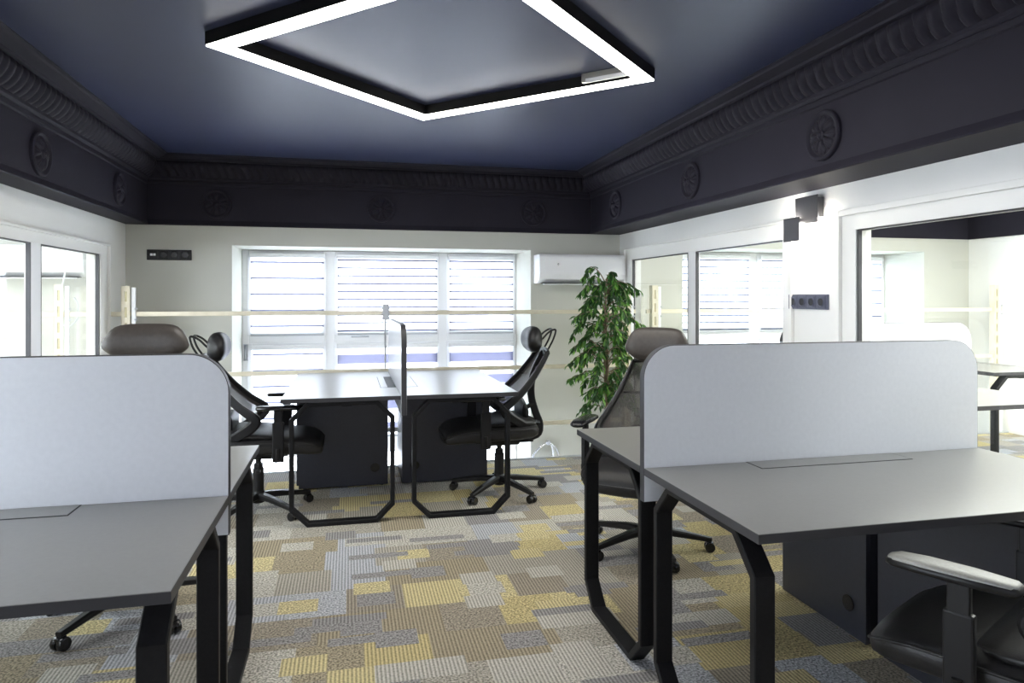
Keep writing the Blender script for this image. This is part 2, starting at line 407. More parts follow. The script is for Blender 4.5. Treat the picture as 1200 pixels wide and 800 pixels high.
# carved tongue moulding along the ogee of the cornice
def carved(along, face, sgn, a0, a1, name):
    bm = B(); pitch = .0625; per = 10; T = 10
    n = int((a1-a0)/pitch*per); rows = []
    for i in range(n+1):
        s = a0+(a1-a0)*i/n; row = []
        for j in range(T+1):
            t = j/T
            off = .018+.074*(t*t*(3-2*t))+.006*math.sin(t*PI)
            z = 2.288+.110*t
            ph = ((s-a0)/pitch-.16*math.sin(2*PI*t)+.25*t) % 1
            rel = abs(math.sin(PI*ph))**.38*.030*(math.sin(PI*min(1, t*1.02+.02))**.35)
            fl = .0022*math.sin(6*PI*ph)*math.sin(PI*t)
            o = off+(rel+fl)*.75; zz = z-(rel+fl)*.55
            c = face+sgn*o
            row.append(bm.verts.new((c, s, zz) if along == 'y' else (s, c, zz)))
        rows.append(row)
    for a, b in zip(rows, rows[1:]):
        for j in range(T): bm.faces.new((a[j], a[j+1], b[j+1], b[j]))
    return struct(name, bm, M['navy'], smooth=True)
carved('y', FXL, 1, .8, YB-.03, 'trim_cornice_left')
carved('y', FXR, -1, .5, YB-.03, 'trim_cornice_right')
carved('x', YB-.004, -1, FXL+.03, FXR-.03, 'trim_cornice_back')

# ------------------------------------------------------------------ interior glazing in the side walls
def glazing(name, x, sgn, panes, outer, thick=.07, inner=None):
    """panes: (y0,y1,z0,z1) in plane x; outer: (y0,y1,z0,z1) of the white frame; sgn points into our room"""
    r = sempty(name, (0, 0, 0))
    bm = B()
    wall_cells(bm, 'x', min(x-sgn*.02, x+sgn*.012), max(x-sgn*.02, x+sgn*.012), outer[0], outer[1], outer[2], outer[3], panes)
    f = obj('frame', bm, M['pvc'], r, bevel=.004)
    bm = B()
    for (y0, y1, z0, z1) in panes:
        g_ = .007
        wall_cells(bm, 'x', x-.012, x+.012 if sgn > 0 else x+.010, y0-.001, y1+.001, z0-.001, z1+.001, [(y0+g_, y1-g_, z0+g_, z1-g_)])
    obj('gasket', bm, M['gasket'], r)
    for (y0, y1, z0, z1) in panes:
        bm = B(); box(bm, x-.004, x+.002, y0, y1, z0, z1); obj('pane', bm, M['glass'], r)
    return r
glazing('window_1', XR+.02, -1, [(4.655, 5.68, .30, 1.662), (3.503, 4.538, .30, 1.662)], (3.42, 5.76, .22, 1.745))
glazing('window_2', XR+.02, -1, [(.78, 2.913, .30, 1.668)], (.70, 3.00, .22, 1.735))
glazing('window_3', XL-.02, 1, [(4.45, 5.396, .30, 1.638), (3.10, 4.319, .30, 1.638)], (3.0, 5.50, .22, 1.695))
glazing('window_4', XL-.02, 1, [(.5, 2.75, .30, 1.638)], (.4, 2.85, .22, 1.695))
# raised architraves round the interior glazing
def architrave(name, x, sgn, y0, y1, z1, w=.03, z0=.1):
    bm = B()
    a, b = sorted((x, x+sgn*.022))
    box(bm, a, b, y0-w, y0, z0, z1+w, .003); box(bm, a, b, y1, y1+w, z0, z1+w, .003); box(bm, a, b, y0, y1, z1, z1+w, .003)
    return struct(name, bm, M['wall'])
architrave('trim_1', XR, -1, .69, 3.01, 1.742)
architrave('trim_2', XR, -1, 3.41, 5.80, 1.755, .015)
architrave('trim_3', XL, 1, 2.99, 5.53, 1.70, .015)
bm = B(); box(bm, XR-.012, XR, YR, YE, 0, .08, .002); struct('baseboard_right', bm, M['wall'])
bm = B(); box(bm, XL, XL+.012, YR, YE, 0, .08, .002); struct('baseboard_left', bm, M['wall'])

# ------------------------------------------------------------------ outside windows and their blinds
YW = YB+.55
def outer_window(name, x0, x1, mull, z1, trans):
    r = sempty(name)
    zs0 = WZ0
    cols = [x0]+[m for m in mull]+[x1]
    holes = []
    for i in range(len(cols)-1):
        a = cols[i]+(.045 if i else .055); b = cols[i+1]-(.045 if i < len(cols)-2 else .055)
        holes.append((a, b, trans+.045, z1-.05)); holes.append((a, b, .02, trans-.045)); holes.append((a, b, zs0+.06, -.07))
    bm = B(); wall_cells(bm, 'y', YW, YW+.07, x0, x1, zs0, z1, holes); obj('window_frame', bm, M['pvc'], r, bevel=.006)
    for (a, b, c, d) in holes:
        bm = B(); wall_cells(bm, 'y', YW-.012, YW+.01, a-.012, b+.012, c-.012, d+.012, [(a+.03, b-.03, c+.03, d-.03)])
        obj('sash', bm, M['white'], r, bevel=.004)
        bm = B(); box(bm, a, b, YW+.03, YW+.036, c, d); obj('pane', bm, M['glass'], r)
    return r, holes
def blind(x0, x1, z0, z1, m, label, group, y=YW-.035):
    t = thing('roller_blind', label, 'blind', ((x0+x1)/2, y, z1), 0, group)
    w = (x1-x0)/2
    bm = B(); box(bm, -w, w, -.0012, .0012, z0-z1, -.02); obj('blind_fabric', bm, m, t)
    bm = B(); box(bm, -w-.012, w+.012, -.022, .022, -.04, .0, .008); obj('cassette', bm, M['white'], t)
    bm = B(); box(bm, -w, w, -.007, .007, z0-z1-.012, z0-z1+.010, .003); obj('bottom_bar', bm, M['dim'], t)
    return t
win, holes = outer_window('window_5', -.92, 1.60, [-.165, .862], 1.752, .957)
G1 = 'roller blinds of the back window'
blind(-.845, -.22, 1.00, 1.725, M['blindA'], 'white roller blind with wide bands in the upper left sash of the back window', G1)
blind(-.10, .805, 1.00, 1.725, M['blindB'], 'white roller blind in the upper middle sash, above the pair of desks', G1)
blind(.92, 1.535, 1.00, 1.725, M['blindB'], 'white roller blind in the upper right sash of the back window', G1)
blind(-.83, -.23, .06, .905, M['blindA'], 'lower left blind of the back window, with a lavender top band', G1)
blind(-.10, .805, .06, .905, M['blindC'], 'lower middle blind of the back window, crossed by one broad lavender band', G1)
blind(.92, 1.535, .06, .905, M['blindC'], 'lower right blind of the back window, beside the headrest of the desk chair', G1)
bm = B(); tube(bm, [(0, 0, 0), (.02, 0, .0), (.02, 0, .13), (0, 0, .13)], .008, 8, True)
o = obj('window_handle', bm, M['dim'], win, smooth=True); o.location = (-.895, YW-.03, .78)
bm = B(); box(bm, 0, .16, -.01, 0, 0, .014, .004); o = obj('window_handle', bm, M['dim'], win); o.location = (.02, YW-.012, .965)

win2, holes2 = outer_window('window_6', 3.05, 5.78, [4.14, 5.0], 1.80, .957)
G2 = 'roller blinds seen through the right hand glazing'
blind(3.13, 4.07, .98, 1.77, M['blindB'], 'upper left blind of the next room, in the pane beside the wall lamp', G2)
blind(4.21, 4.93, .98, 1.77, M['blindB'], 'upper middle blind of the next room, with a lavender head band', G2)
blind(5.07, 5.70, .98, 1.77, M['blindA'], 'blind glaring at the left end of the large right pane', G2)
blind(3.13, 4.07, .06, .905, M['blindC'], 'lower left blind of the next room, low behind the right desk screen', G2)
blind(4.21, 4.93, .06, .905, M['blindC'], 'lower middle blind of the next room, hardly showing over the right desk screen', G2)
outer_window('window_7', -4.9, -2.75, [-3.9], 1.75, .957)

# ------------------------------------------------------------------ railing at the floor edge
def railing(label, x0, x1, posts, rails=(1.2105, .7505, .278), yr=5.585):
    t = thing('guard_railing', label, 'railing', (0, yr, 0))
    for z in rails:
        bm = B(); box(bm, x0, x1, -.012, .012, z-.017, z+.017, .003); obj('rail', bm, M['cream'], t)
    for (x, kind, top) in posts:
        if kind == 'slot':
            bm = B(); wall_cells(bm, 'y', -.035, -.031, x-.028, x+.028, -.2, top, [(x-.009, x+.009, z, z+.075) for z in [top-.115-.115*k for k in range(11)]])
            box(bm, x-.030, x-.026, -.035, .02, -.2, top)
            p = obj('post', bm, M['cream'], t)
            bm = B(); box(bm, x-.008, x+.008, -.030, -.024, -.2, top-.004); obj('slotted_insert', bm, M['brass'], p)
            bm = B(); box(bm, x+.034, x+.062, -.022, -.004, -.2, top-.01, .003); obj('white_upright', bm, M['white'], p)['label'] = 'white upright bolted beside the post'
            for z in (1.25, 1.17):
                bm = B(); box(bm, x+.056, x+.075, -.03, -.018, z-.006, z+.006, .002); obj('bolt', bm, M['dim'], p)
        else:
            bm = B(); tube(bm, [(x-.004, 0, -.2), (x-.004, 0, top-.02)], .007, 10); p = obj('post', bm, M['dim'], t, smooth=True)
            bm = B(); box(bm, x-.024, x+.024, -.026, .022, top-.128, top, .005)
            for z in (top-.035, top-.075, top-.112): box(bm, x-.032, x+.032, -.020, .016, z-.008, z+.008, .003)
            obj('clamp', bm, M['dim'], p)
    return t
railing('cream railing of three bars along the carpet edge before the back window', XL+.005, XR-.005, [(-1.585, 'slot', 1.416), (.285, 'clamp', 1.280), (2.33, 'slot', 1.42)])
railing('cream railing of the right hand room, seen through the interior glazing', XR+WT+.005, XRR-.005, [(2.585, 'slot', 1.435), (6.235, 'slot', 1.455)])
railing('cream railing of the left hand room, seen through the glazing behind the screen', XLL+.005, XL-WT-.005, [(-2.02, 'slot', 1.425)])

# ------------------------------------------------------------------ benches: desks, screens, pedestals
W_, D_, T_ = 1.40, .700, .75
GAP = .018
def make_desk(label, group, flap=True, flap_dark=False, L=W_):
    """x runs from the aisle end (0) to the far end, y from the screen line (0) out to the sitter's edge (D_)"""
    t = thing('desk', label, 'desk', group=group)
    bm = B(); box(bm, 0, L, GAP, D_, T_-.025, T_-.0012, .0008); obj('edge_band', bm, M['edge'], t)
    bm = B(); box(bm, .0015, L-.0015, GAP+.0015, D_-.0015, T_-.012, T_, .0006); obj('tabletop', bm, M['top'], t)
    # leg loop: flat bar bent to an octagon, wide side across the loop plane
    y0, y1, z0, z1, c = .052, .655, .0, T_-.026, .10
    hw = .0125
    P = [(y0+c, z0), (y1-c, z0), (y1, z0+c), (y1, z1-c), (y1-c, z1), (y0+c, z1), (y0, z1-c), (y0, z0+c)]
    pts = []
    for (y, z) in P:
        cy, cz = (y0+y1)/2, (z0+z1)/2
        pts.append((.048, y, z))
    # inset centreline by half the bar thickness
    k = hw; q = k*math.tan(PI/8)
    ins = [(y0+c+q, z0+k), (y1-c-q, z0+k), (y1-k, z0+c+q), (y1-k, z1-c-q), (y1-c-q, z1-k), (y0+c+q, z1-k), (y0+k, z1-c-q), (y0+k, z0+c+q)]
    bm = B(); sweep(bm, [(.048, y, z) for y, z in ins], rect(.025, .060, .003) if False else rect(.025, .06, .003), True, ref=Vector((1, 0, 0)))
    obj('leg_loop', bm, M['steel'], t)
    bm = B(); box(bm, .08, L-.05, .30, .36, T_-.065, T_-.026, .002); box(bm, .08, L-.05, .56, .60, T_-.042, T_-.026, .002)
    obj('under_rail', bm, M['steel'], t)
    if flap:
        bm = B(); box(bm, .388, 1.002, GAP+.003, .121, T_-.006, T_+.0006); f = obj('cable_slot', bm, M['steel'], t)
        if not flap_dark:
            bm = B(); box(bm, .3925, .9975, GAP+.003, .1165, T_-.004, T_+.0014); obj('cable_flap', bm, M['top'], f)
        else:
            bm = B(); box(bm, .3925, .9975, .075, .1165, T_-.004, T_+.0014); obj('cable_flap', bm, M['top'], f)
    return t
def make_screen(label, group, L=W_):
    t = thing('desk_screen', label, 'desk screen', group=group)
    z0, z1, r, th = .632, 1.170, .115, .0165
    def outline(e, rr):
        P = [(0+e, z0+e)]
        P += [(L-e, z0+e)]
        for k in range(13):
            a = PI/2*k/12; P.append((L-e-rr+rr*math.cos(a), z1-e-rr+rr*math.sin(a)))
        for k in range(13):
            a = PI/2+PI/2*k/12; P.append((e+rr+rr*math.cos(a), z1-e-rr+rr*math.sin(a)))
        return P
    bm = B(); poly_prism(bm, outline(0, r), -th+.001, th-.001, 'xz'); obj('edge_band', bm, M['edge'], t, smooth='auto')
    bm = B(); poly_prism(bm, outline(.0018, r-.0018), -th, th, 'xz'); obj('panel', bm, M['screen'], t, smooth='auto')
    return t
def make_pedestal(label, group, x0=.93, x1=1.385, y0=.03, y1=.55):
    t = thing('pedestal_cabinet', label, 'cabinet', group=group)
    bm = B(); box(bm, x0+.018, x1, y0, y1, .012, T_-.03, .002); obj('carcass', bm, M['cab'], t)
    bm = B(); box(bm, x0, x0+.018, y0, y1, .012, T_-.03, .002); f = obj('side_panel', bm, M['cab'], t)
    bm = B(); mx = Matrix.Translation((x0-.001, y0+.09, .135)) @ Matrix.Rotation(PI/2, 4, 'Y')
    lathe(bm, [(.012, .004), (.020, .003), (.029, -.001), (.031, -.004), (.031, -.006)], 24, mx); obj('grommet', bm, M['blackgloss'], f, smooth='auto')
    bm = B(); box(bm, x0+.02, x1-.01, y1, y1+.016, .03, T_-.04, .002); d = obj('door', bm, M['cab'], t)
    bm = B(); tube(bm, [(x0+.06, y1+.016, .5), (x0+.06, y1+.04, .5), (x0+.06, y1+.04, .62), (x0+.06, y1+.016, .62)], .005, 8); obj('handle', bm, M['steel'], d)
    for sx in (x0+.05, x1-.05):
        for sy in (y0+.04, y1-.04):
            bm = B(); lathe(bm, [(.016, 0), (.016, .006), (.010, .013)], 12, Matrix.Translation((sx, sy, 0))); obj('foot', bm, M['black'], t)
    return t
def put(o, x, y, rz, flip=False):
    o.location = (x, y, 0); o.rotation_euler = (0, 0, rz)
    if flip: o.scale = (1, -1, 1)
    return o
GD, GS, GC = 'office desks', 'desk screens', 'pedestal cabinets under the desks'
xR, yR = .985, 2.222
xL_, yL = -.346, 2.200
xM, yM = .318, 4.150
# right bench (aisle end at its left)
dfr = put(make_desk('grey desk in the right foreground with a dark cable flap, armrest below its edge', GD), xR, yR, 0, True)
drr = put(make_desk('grey desk behind the right foreground screen, with the dark chair drawn up to it', GD), xR, yR, 0)
put(make_screen('pale grey rounded screen on the right foreground bench', GS), xR, yR, 0)
put(make_pedestal('dark navy cabinet under the right foreground desk, behind the armrest', GC, y0=.03, y1=.60), xR, yR, 0, True)
put(make_pedestal('dark navy cabinet with round grommet under the rear desk of the right bench', GC), xR, yR, 0)
# left bench (aisle end at its right)
put(make_desk('grey desk in the left foreground corner of the photo', GD), xL_, yL, PI)
put(make_desk('grey desk behind the left foreground screen, only its bright corner showing', GD), xL_, yL, PI, True)
put(make_screen('pale grey rounded screen on the left foreground bench', GS), xL_, yL, PI)
# middle bench (aisle end towards the camera, runs away from it)
put(make_desk('left desk of the small middle pair, with the open cable slot', GD, flap_dark=True, L=1.375), xM, yM, PI/2)
put(make_desk('right desk of the small middle pair under the window', GD, L=1.375), xM, yM, PI/2, True)
put(make_screen('desk screen seen edge on between the two middle desks', GS, 1.375), xM, yM-.012, PI/2)
put(make_pedestal('black looking cabinet under the left middle desk', GC, x0=.82, x1=1.31, y0=.05, y1=.655), xM, yM, PI/2)
put(make_pedestal('black looking cabinet under the right middle desk, behind the chair', GC, x0=.82, x1=1.31, y0=.05, y1=.655), xM, yM, PI/2, True)
# the next room's benches, seen through the large pane
put(make_desk('front desk of the next room, closest behind the large right pane', 'desks of the next room', L=1.40), 3.97, 3.735, PI)
put(make_desk('rear desk of that next room bench, hidden behind its white screen', 'desks of the next room', L=1.40), 3.97, 3.735, PI, True)
put(make_screen('white rounded screen in the next room, just above the right desk screen', GS), 3.97, 3.735, PI)
put(make_desk('farther desk of the next room at the right edge of the photo', 'desks of the next room', L=1.18), 5.56, 4.35, PI/2, False)
# ------------------------------------------------------------------ chairs
def make_chair(label, head_w=.155, head_h=.09, head_z=1.045, leather='leather', pad='black', rz_base=0, head_u=-.235, back_w=1.0, hp=0):
    """local +x = the way the sitter faces"""
    t = thing('office_chair', label, 'office chair', group='office chairs')
    # five star base
    base = B()
    lathe(base, [(.028, .055), (.038, .06), (.042, .085), (.038, .125), (.030, .135)], 20)
    b = obj('star_base', base, M['black'], t, smooth='auto')
    for k in range(5):
        a = rz_base+2*PI*k/5; d = Vector((math.cos(a), math.sin(a), 0))
        bm = B()
        sweep(bm, [d*.025+Vector((0, 0, .100)), d*.12+Vector((0, 0, .094)), d*.22+Vector((0, 0, .080)), d*.305+Vector((0, 0, .066)), d*.335+Vector((0, 0, .062))],
              rect(.046, .036, .008), ref=Vector((0, 0, 1)), scales=[1.15, 1.0, .85, .72, .62])
        lg = obj('base_arm', bm, M['black'], b, smooth='auto')
        bm = B(); p = d*.325
        s = Vector((-d.y, d.x, 0))
        rot = Matrix(((s.x, d.x, 0, 0), (s.y, d.y, 0, 0), (0, 0, 1, 0), (0, 0, 0, 1)))
        for e in (-1, 1):
            mx = Matrix.Translation(p+Vector((0, 0, .026))+s*e*.016) @ rot @ Matrix.Rotation(PI/2, 4, 'Y')
            lathe(bm, [(.016, -.011), (.024, -.011), (.026, -.008), (.026, .008), (.024, .011), (.016, .011)], 18, mx)
        lathe(bm, [(.009, .03), (.009, .062)], 10, Matrix.Translation(p))
        box(bm, -.012, .012, -.02, .02, .028, .052, .006, Matrix.Translation(p) @ rot)
        obj('caster', bm, M['blackgloss'], b, smooth='auto')
    bm = B(); lathe(bm, [(.033, .11), (.033, .27), (.028, .275), (.028, .30), (.018, .30), (.018, .355)], 20); obj('gas_column', bm, M['black'], t, smooth='auto')
    # mechanism and lever
    bm = B(); box(bm, -.13, .10, -.07, .07, .335, .378, .012); box(bm, -.20, .19, -.17, .17, .372, .388, .006); mech = obj('tilt_mechanism', bm, M['black'], t)
    bm = B(); tube(bm, [(.02, -.06, .352), (.03, -.20, .345), (.03, -.25, .315)], .006, 8, k=4); box(bm, .018, .042, -.275, -.235, .300, .318, .004); obj('lever', bm, M['black'], mech)
    # seat cushion: waterfall front, raised sides
    bm = B(); secs = []
    for (u, hw, z, hu, hd) in [(-.235, .17, .452, .018, .022), (-.225, .205, .452, .035, .045), (-.19, .235, .452, .045, .060), (-.08, .255, .450, .047, .068), (.05, .262, .450, .052, .070),
                               (.16, .262, .448, .055, .072), (.26, .255, .442, .056, .070), (.335, .240, .430, .052, .062), (.375, .215, .418, .040, .050), (.392, .185, .410, .022, .028)]:
        secs.append((Vector((u, 0, z)), hw, hu, hd))
    loft(bm, secs, 32, 3.2)
    seat = obj('seat', bm, M['leather'], t, smooth=True)
    bm = B(); pts = []
    for (u, hw, z) in [(-.20, .236, .468), (-.08, .257, .468), (.05, .265, .470), (.16, .265, .468), (.26, .258, .462), (.335, .243, .446), (.372, .215, .430), (.392, .16, .418)]: pts.append((u, hw, z))
    loop = pts+[(u, -w, z) for (u, w, z) in pts[::-1]]
    tube(bm, loop, .0045, 6, k=3); obj('seam', bm, M['leather'], seat, smooth=True)
    # raised rear cushion roll
    bm = B(); loft(bm, [(Vector((-.22, 0, .488)), .15, .02, .03), (Vector((-.18, 0, .502)), .21, .035, .03), (Vector((-.06, 0, .508)), .235, .030, .03), (Vector((.08, 0, .498)), .235, .022, .03), (Vector((.16, 0, .486)), .19, .010, .03)], 28, 2.8)
    obj('seat_pad', bm, M['leather'], seat, smooth=True)
    # backrest: side rails bowing forward at the lumbar, mesh between, spine behind
    prof = [(-.305, .965, .145), (-.255, .885, .165), (-.185, .79, .190), (-.095, .695, .222), (-.015, .635, .240), (.012, .605, .242), (-.005, .570, .238), (-.09, .510, .215), (-.20, .445, .170)]
    prof = [(u, z, w*back_w) for (u, z, w) in prof]
    bf = B()
    rp = smooth_path([(u, w, z) for (u, z, w) in prof], 4); lp = smooth_path([(u, -w, z) for (u, z, w) in prof], 4)
    rsc = [min(1.25, .62+.95*k/(len(rp)-1)) for k in range(len(rp))]
    sweep(bf, rp, rect(.050, .026, .008), ref=Vector((0, 1, 0)), scales=rsc); sweep(bf, lp, rect(.050, .026, .008), ref=Vector((0, 1, 0)), scales=rsc)
    u, z, w = prof[0]; tube(bf, [(u, w, z), (u-.012, w*.5, z+.010), (u-.016, 0, z+.013), (u-.012, -w*.5, z+.010), (u, -w, z)], .012, 8, k=3, ref=Vector((1, 0, 0)))
    u, z, w = prof[-1]; tube(bf, [(u, w, z), (u-.02, w*.5, z-.02), (u-.03, 0, z-.03), (u-.02, -w*.5, z-.02), (u, -w, z)], .014, 8, k=3, ref=Vector((1, 0, 0)))
    back = obj('backrest_frame', bf, M['black'], t, smooth='auto')
    bm = B(); rows = []
    for a, b2 in zip(rp, lp):
        row = []
        for j in range(9):
            s = j/8; p = a.lerp(b2, s); p = p+Vector((-.032*math.sin(PI*s), 0, 0)); row.append(bm.verts.new(p))
        rows.append(row)
    for a, b2 in zip(rows, rows[1:]):
        for j in range(8): bm.faces.new((a[j], a[j+1], b2[j+1], b2[j]))
    obj('back_mesh', bm, M['mesh'], back, smooth=True)
    bm = B()
    sweep(bm, smooth_path([(-.315, 0, .955), (-.262, 0, .86), (-.228, 0, .76), (-.225, 0, .65), (-.255, 0, .54), (-.285, 0, .455), (-.262, 0, .385), (-.13, 0, .362)], 4), rect(.050, .026, .006), ref=Vector((0, 1, 0)),)
    for sy in (-1, 1):
        sweep(bm, smooth_path([(-.262, 0, .86), (-.238, sy*.09, .80), (-.200, sy*.172*back_w, .795)], 4), rect(.022, .016, .004), ref=Vector((0, 0, 1)))
        sweep(bm, smooth_path([(-.280, 0, .47), (-.20, sy*.09, .50), (-.085, sy*.205*back_w, .512)], 4), rect(.026, .020, .004), ref=Vector((0, 0, 1)))
    obj('back_spine', bm, M['black'], t, smooth='auto')
    bm = B(); loft(bm, [(Vector((-.16, -.15, .56)), .010, .03, .03), (Vector((-.15, -.13, .56)), .018, .06, .06), (Vector((-.158, 0, .56)), .024, .082, .082), (Vector((-.15, .13, .56)), .018, .06, .06), (Vector((-.16, .15, .56)), .010, .03, .03)], 20, 2.6, 'y')
    tube(bm, [(-.16, 0, .56), (-.235, 0, .60)], .016, 8)
    obj('lumbar_pad', bm, M['black'], t, smooth='auto')
    # headrest on a bent bracket
    hz = head_z
    bm = B(); n = 11; secs = []
    for k in range(n):
        s = -1+2*k/(n-1); y = s*head_w; q = (1-abs(s)**3.2)**.5
        up = head_h*(.10+.90*(1-abs(s)**(6 if hp else 3))**.6); dn = head_h*(.10+.90*(1-abs(s)**(2.4 if hp else 3))**.8)
        off = .030*s*s
        secs.append((Vector((head_u+off-.002, y, hz-(.012*hp*abs(s)**3))), .010+.048*q, max(up, .008), max(dn, .008)))
    loft(bm, secs, 24, 2.3, 'y')
    hd = obj('headrest', bm, M[leather], t, smooth=True, sub=1)
    bm = B()
    dz = hz-1.045
    for sy in (-.055, .055):
        tube(bm, [(-.318, sy, .955), (-.365, sy, 1.04+dz), (-.385, sy, 1.100+dz), (-.372, sy, 1.112+dz), (-.33, sy, 1.090+dz), (-.285, sy, 1.045+dz), (head_u-.03, sy*.6, hz)], .0065, 8, k=4, ref=Vector((0, 1, 0)))
    tube(bm, [(-.372, -.055, 1.110+dz), (-.372, .055, 1.110+dz)], .0065, 8)
    box(bm, head_u-.055, head_u-.028, -.05, .05, hz-.05, hz+.03, .008)
    box(bm, -.335, -.300, -.07, .07, .935, .975, .008)
    obj('headrest_bracket', bm, M['black'], hd, smooth='auto')
    # arms
    for sy in (-1, 1):
        bm = B()
        sweep(bm, [(.10, sy*.14, .383), (.13, sy*.25, .378), (.142, sy*.285, .395), (.145, sy*.292, .45)], rect(.050, .022, .005), ref=Vector((1, 0, 0)))
        box(bm, .112, .178, sy*.292-.013, sy*.292+.013, .365, .600, .006)
        box(bm, .120, .170, sy*.292-.010, sy*.292+.010, .58, .672, .004)
        ar = obj('armrest_post', bm, M['black'], t)
        bm = B()
        loft(bm, [(Vector((.020, sy*.292, .684)), .018, .008, .006), (Vector((.032, sy*.292, .684)), .034, .014, .012), (Vector((.12, sy*.292, .685)), .043, .015, .014), (Vector((.22, sy*.292, .684)), .044, .015, .014),
                  (Vector((.285, sy*.287, .680)), .036, .013, .012), (Vector((.305, sy*.285, .677)), .020, .008, .007)], 24, 3.0)
        pd = obj('armrest_pad', bm, M['blackgloss'] if pad == 'black' else M['black'], ar, smooth=True)
        if pad != 'black':
            bm = B()
            loft(bm, [(Vector((.024, sy*.292, .692)), .016, .007, .003), (Vector((.036, sy*.292, .692)), .031, .0095, .003), (Vector((.12, sy*.292, .693)), .040, .0105, .003), (Vector((.22, sy*.292, .692)), .041, .0105, .003),
                      (Vector((.282, sy*.287, .688)), .033, .0095, .003), (Vector((.300, sy*.285, .686)), .017, .006, .003)], 24, 3.0)
            obj('pad_top', bm, M['padgrey'], ar, smooth=True)['label'] = 'light grey top of the armrest pad'
    return t
def place(o, x, y, face):
    o.location = (x, y, 0); o.rotation_euler = (0, 0, math.atan2(face[1], face[0])); return math.atan2(face[1], face[0])
def chair_at(x, y, face, world_base_deg, **k):
    rz = math.atan2(face[1], face[0])
    c = make_chair(rz_base=math.radians(world_base_deg)-rz, **k); place(c, x, y, face); return c
chair_at(1.0, 4.62, (-1, .02), 10, label='black mesh chair at the right of the middle desks, headrest against the window', head_z=1.045)
chair_at(-.55, 4.56, (1, .0), -46, label='black mesh chair at the left of the middle desks, half behind the left screen', head_z=1.03)
chair_at(1.54, 3.41, (-.64, -.77), -20, label='dark chair with a wide leather headrest behind the right foreground screen', leather='brownleather', head_w=.185, head_h=.105, head_z=1.062, back_w=1.12, hp=1)
chair_at(-.90, 3.22, (-.02, -1), 24, label='chair of which only a wide brown headrest shows above the left screen', leather='brownleather', head_w=.185, head_h=.088, head_z=1.128, back_w=1.05, hp=1)
chair_at(1.72, 1.34, (-.45, .89), 10, label='black leather chair in the lower right corner with a light grey armrest', pad='grey')

# ------------------------------------------------------------------ ceiling luminaire
t = thing('ceiling_light', 'large square frame luminaire with glowing white strips, set diagonally on the dark ceiling', 'ceiling light', (.427, 3.09, ZC), PI/4)
R0 = 1.010/math.sqrt(2); wd = .080
for k in range(4):
    rot = Matrix.Rotation(k*PI/2, 4, 'Z')
    bm = B()
    P = [(-R0, -R0), (R0, -R0), (R0-wd, -R0+wd), (-R0+wd, -R0+wd)]
    poly_prism(bm, P, -.055, -.0005, 'xy'); bmesh.ops.transform(bm, matrix=rot, verts=bm.verts[:]); h = obj('housing', bm, M['steel'], t)
    bm = B(); e = .003
    P = [(-R0+e, -R0+e), (R0-e, -R0+e), (R0-wd+e*.2, -R0+wd-e), (-R0+wd-e*.2, -R0+wd-e)]
    poly_prism(bm, P, -.060, -.0545, 'xy'); bmesh.ops.transform(bm, matrix=rot, verts=bm.verts[:]); obj('diffuser', bm, M['lamp'], h)['label'] = 'glowing white diffuser strip'
cq = Vector((1.215, 3.17, 2.405)); dr = thing('light_driver', 'small metal strip inside the right corner of the luminaire', 'fitting', (1.215, 3.168, ZC), math.radians(-45))
bm = B(); box(bm, -.125, .125, -.012, .012, -.045, -.0005, .002); obj('bracket', bm, M['brushed'], dr)
bm = B(); box(bm, -.10, .11, -.020, -.012, -.052, -.030, .002); obj('clip', bm, M['white'], dr)

# ------------------------------------------------------------------ plaster rosettes
def rosette(label, loc, nrm):
    t = thing('plaster_rosette', label, 'rosette', loc, 0, 'plaster rosettes on the dark frieze')
    q = Vector((0, 0, 1)).rotation_difference(Vector(nrm)); t.rotation_mode = 'QUATERNION'; t.rotation_quaternion = q
    bm = B(); lathe(bm, [(.117, 0), (.117, .014), (.112, .020), (.104, .021), (.097, .016), (.092, .009), (.0, .009)], 40); obj('ring', bm, M['navy'], t, smooth='auto')
    bm = B(); A, Rn = 96, 12; rows = []
    for i in range(Rn+1):
        r = .018+.070*i/Rn; row = []
        for k in range(A):
            th = 2*PI*k/A; pet = abs(math.cos(4*th))
            edge = .066+.024*pet**.5
            h = .010+.016*pet**.6*math.sin(PI*min(1, (i/Rn)*.85+.15))**.8-.010*math.exp(-((abs(math.sin(4*th)))**2)*60)*(i/Rn)
            rr = min(r, edge); row.append(bm.verts.new((rr*math.cos(th), rr*math.sin(th), h if r <= edge else .0095)))
        rows.append(row)
    for a, b in zip(rows, rows[1:]):
        for k in range(A): bm.faces.new((a[k], a[(k+1) % A], b[(k+1) % A], b[k]))
    obj('petals', bm, M['navy'], t, smooth=True)
    bm = B(); lathe(bm, [(.024, .008), (.024, .020), (.020, .025), (.014, .024), (.013, .028), (.007, .034), (0, .035)], 24); obj('button', bm, M['navy'], t, smooth=True)
ZR = 2.082
rosette('large round plaster rosette on the right frieze, nearest the camera', (FXR, 2.775, ZR), (-1, 0, 0))
rosette('second plaster rosette of the right frieze, halfway along', (FXR, 4.05, ZR), (-1, 0, 0))
rosette('third plaster rosette of the right frieze, next to the back corner', (FXR, 5.33, ZR+.01), (-1, 0, 0))
rosette('plaster rosette at the left edge of the photo on the left frieze', (FXL, 4.01, ZR-.01), (1, 0, 0))
rosette('plaster rosette of the left frieze next to the back corner', (FXL, 5.267, ZR), (1, 0, 0))
rosette('left plaster rosette of the back frieze, above the black socket strip', (-1.034, YB-.004, ZR), (0, -1, 0))
rosette('middle plaster rosette of the back frieze, above the window', (.267, YB-.004, ZR), (0, -1, 0))
rosette('right plaster rosette of the back frieze, above the air conditioner', (1.598, YB-.004, ZR), (0, -1, 0))

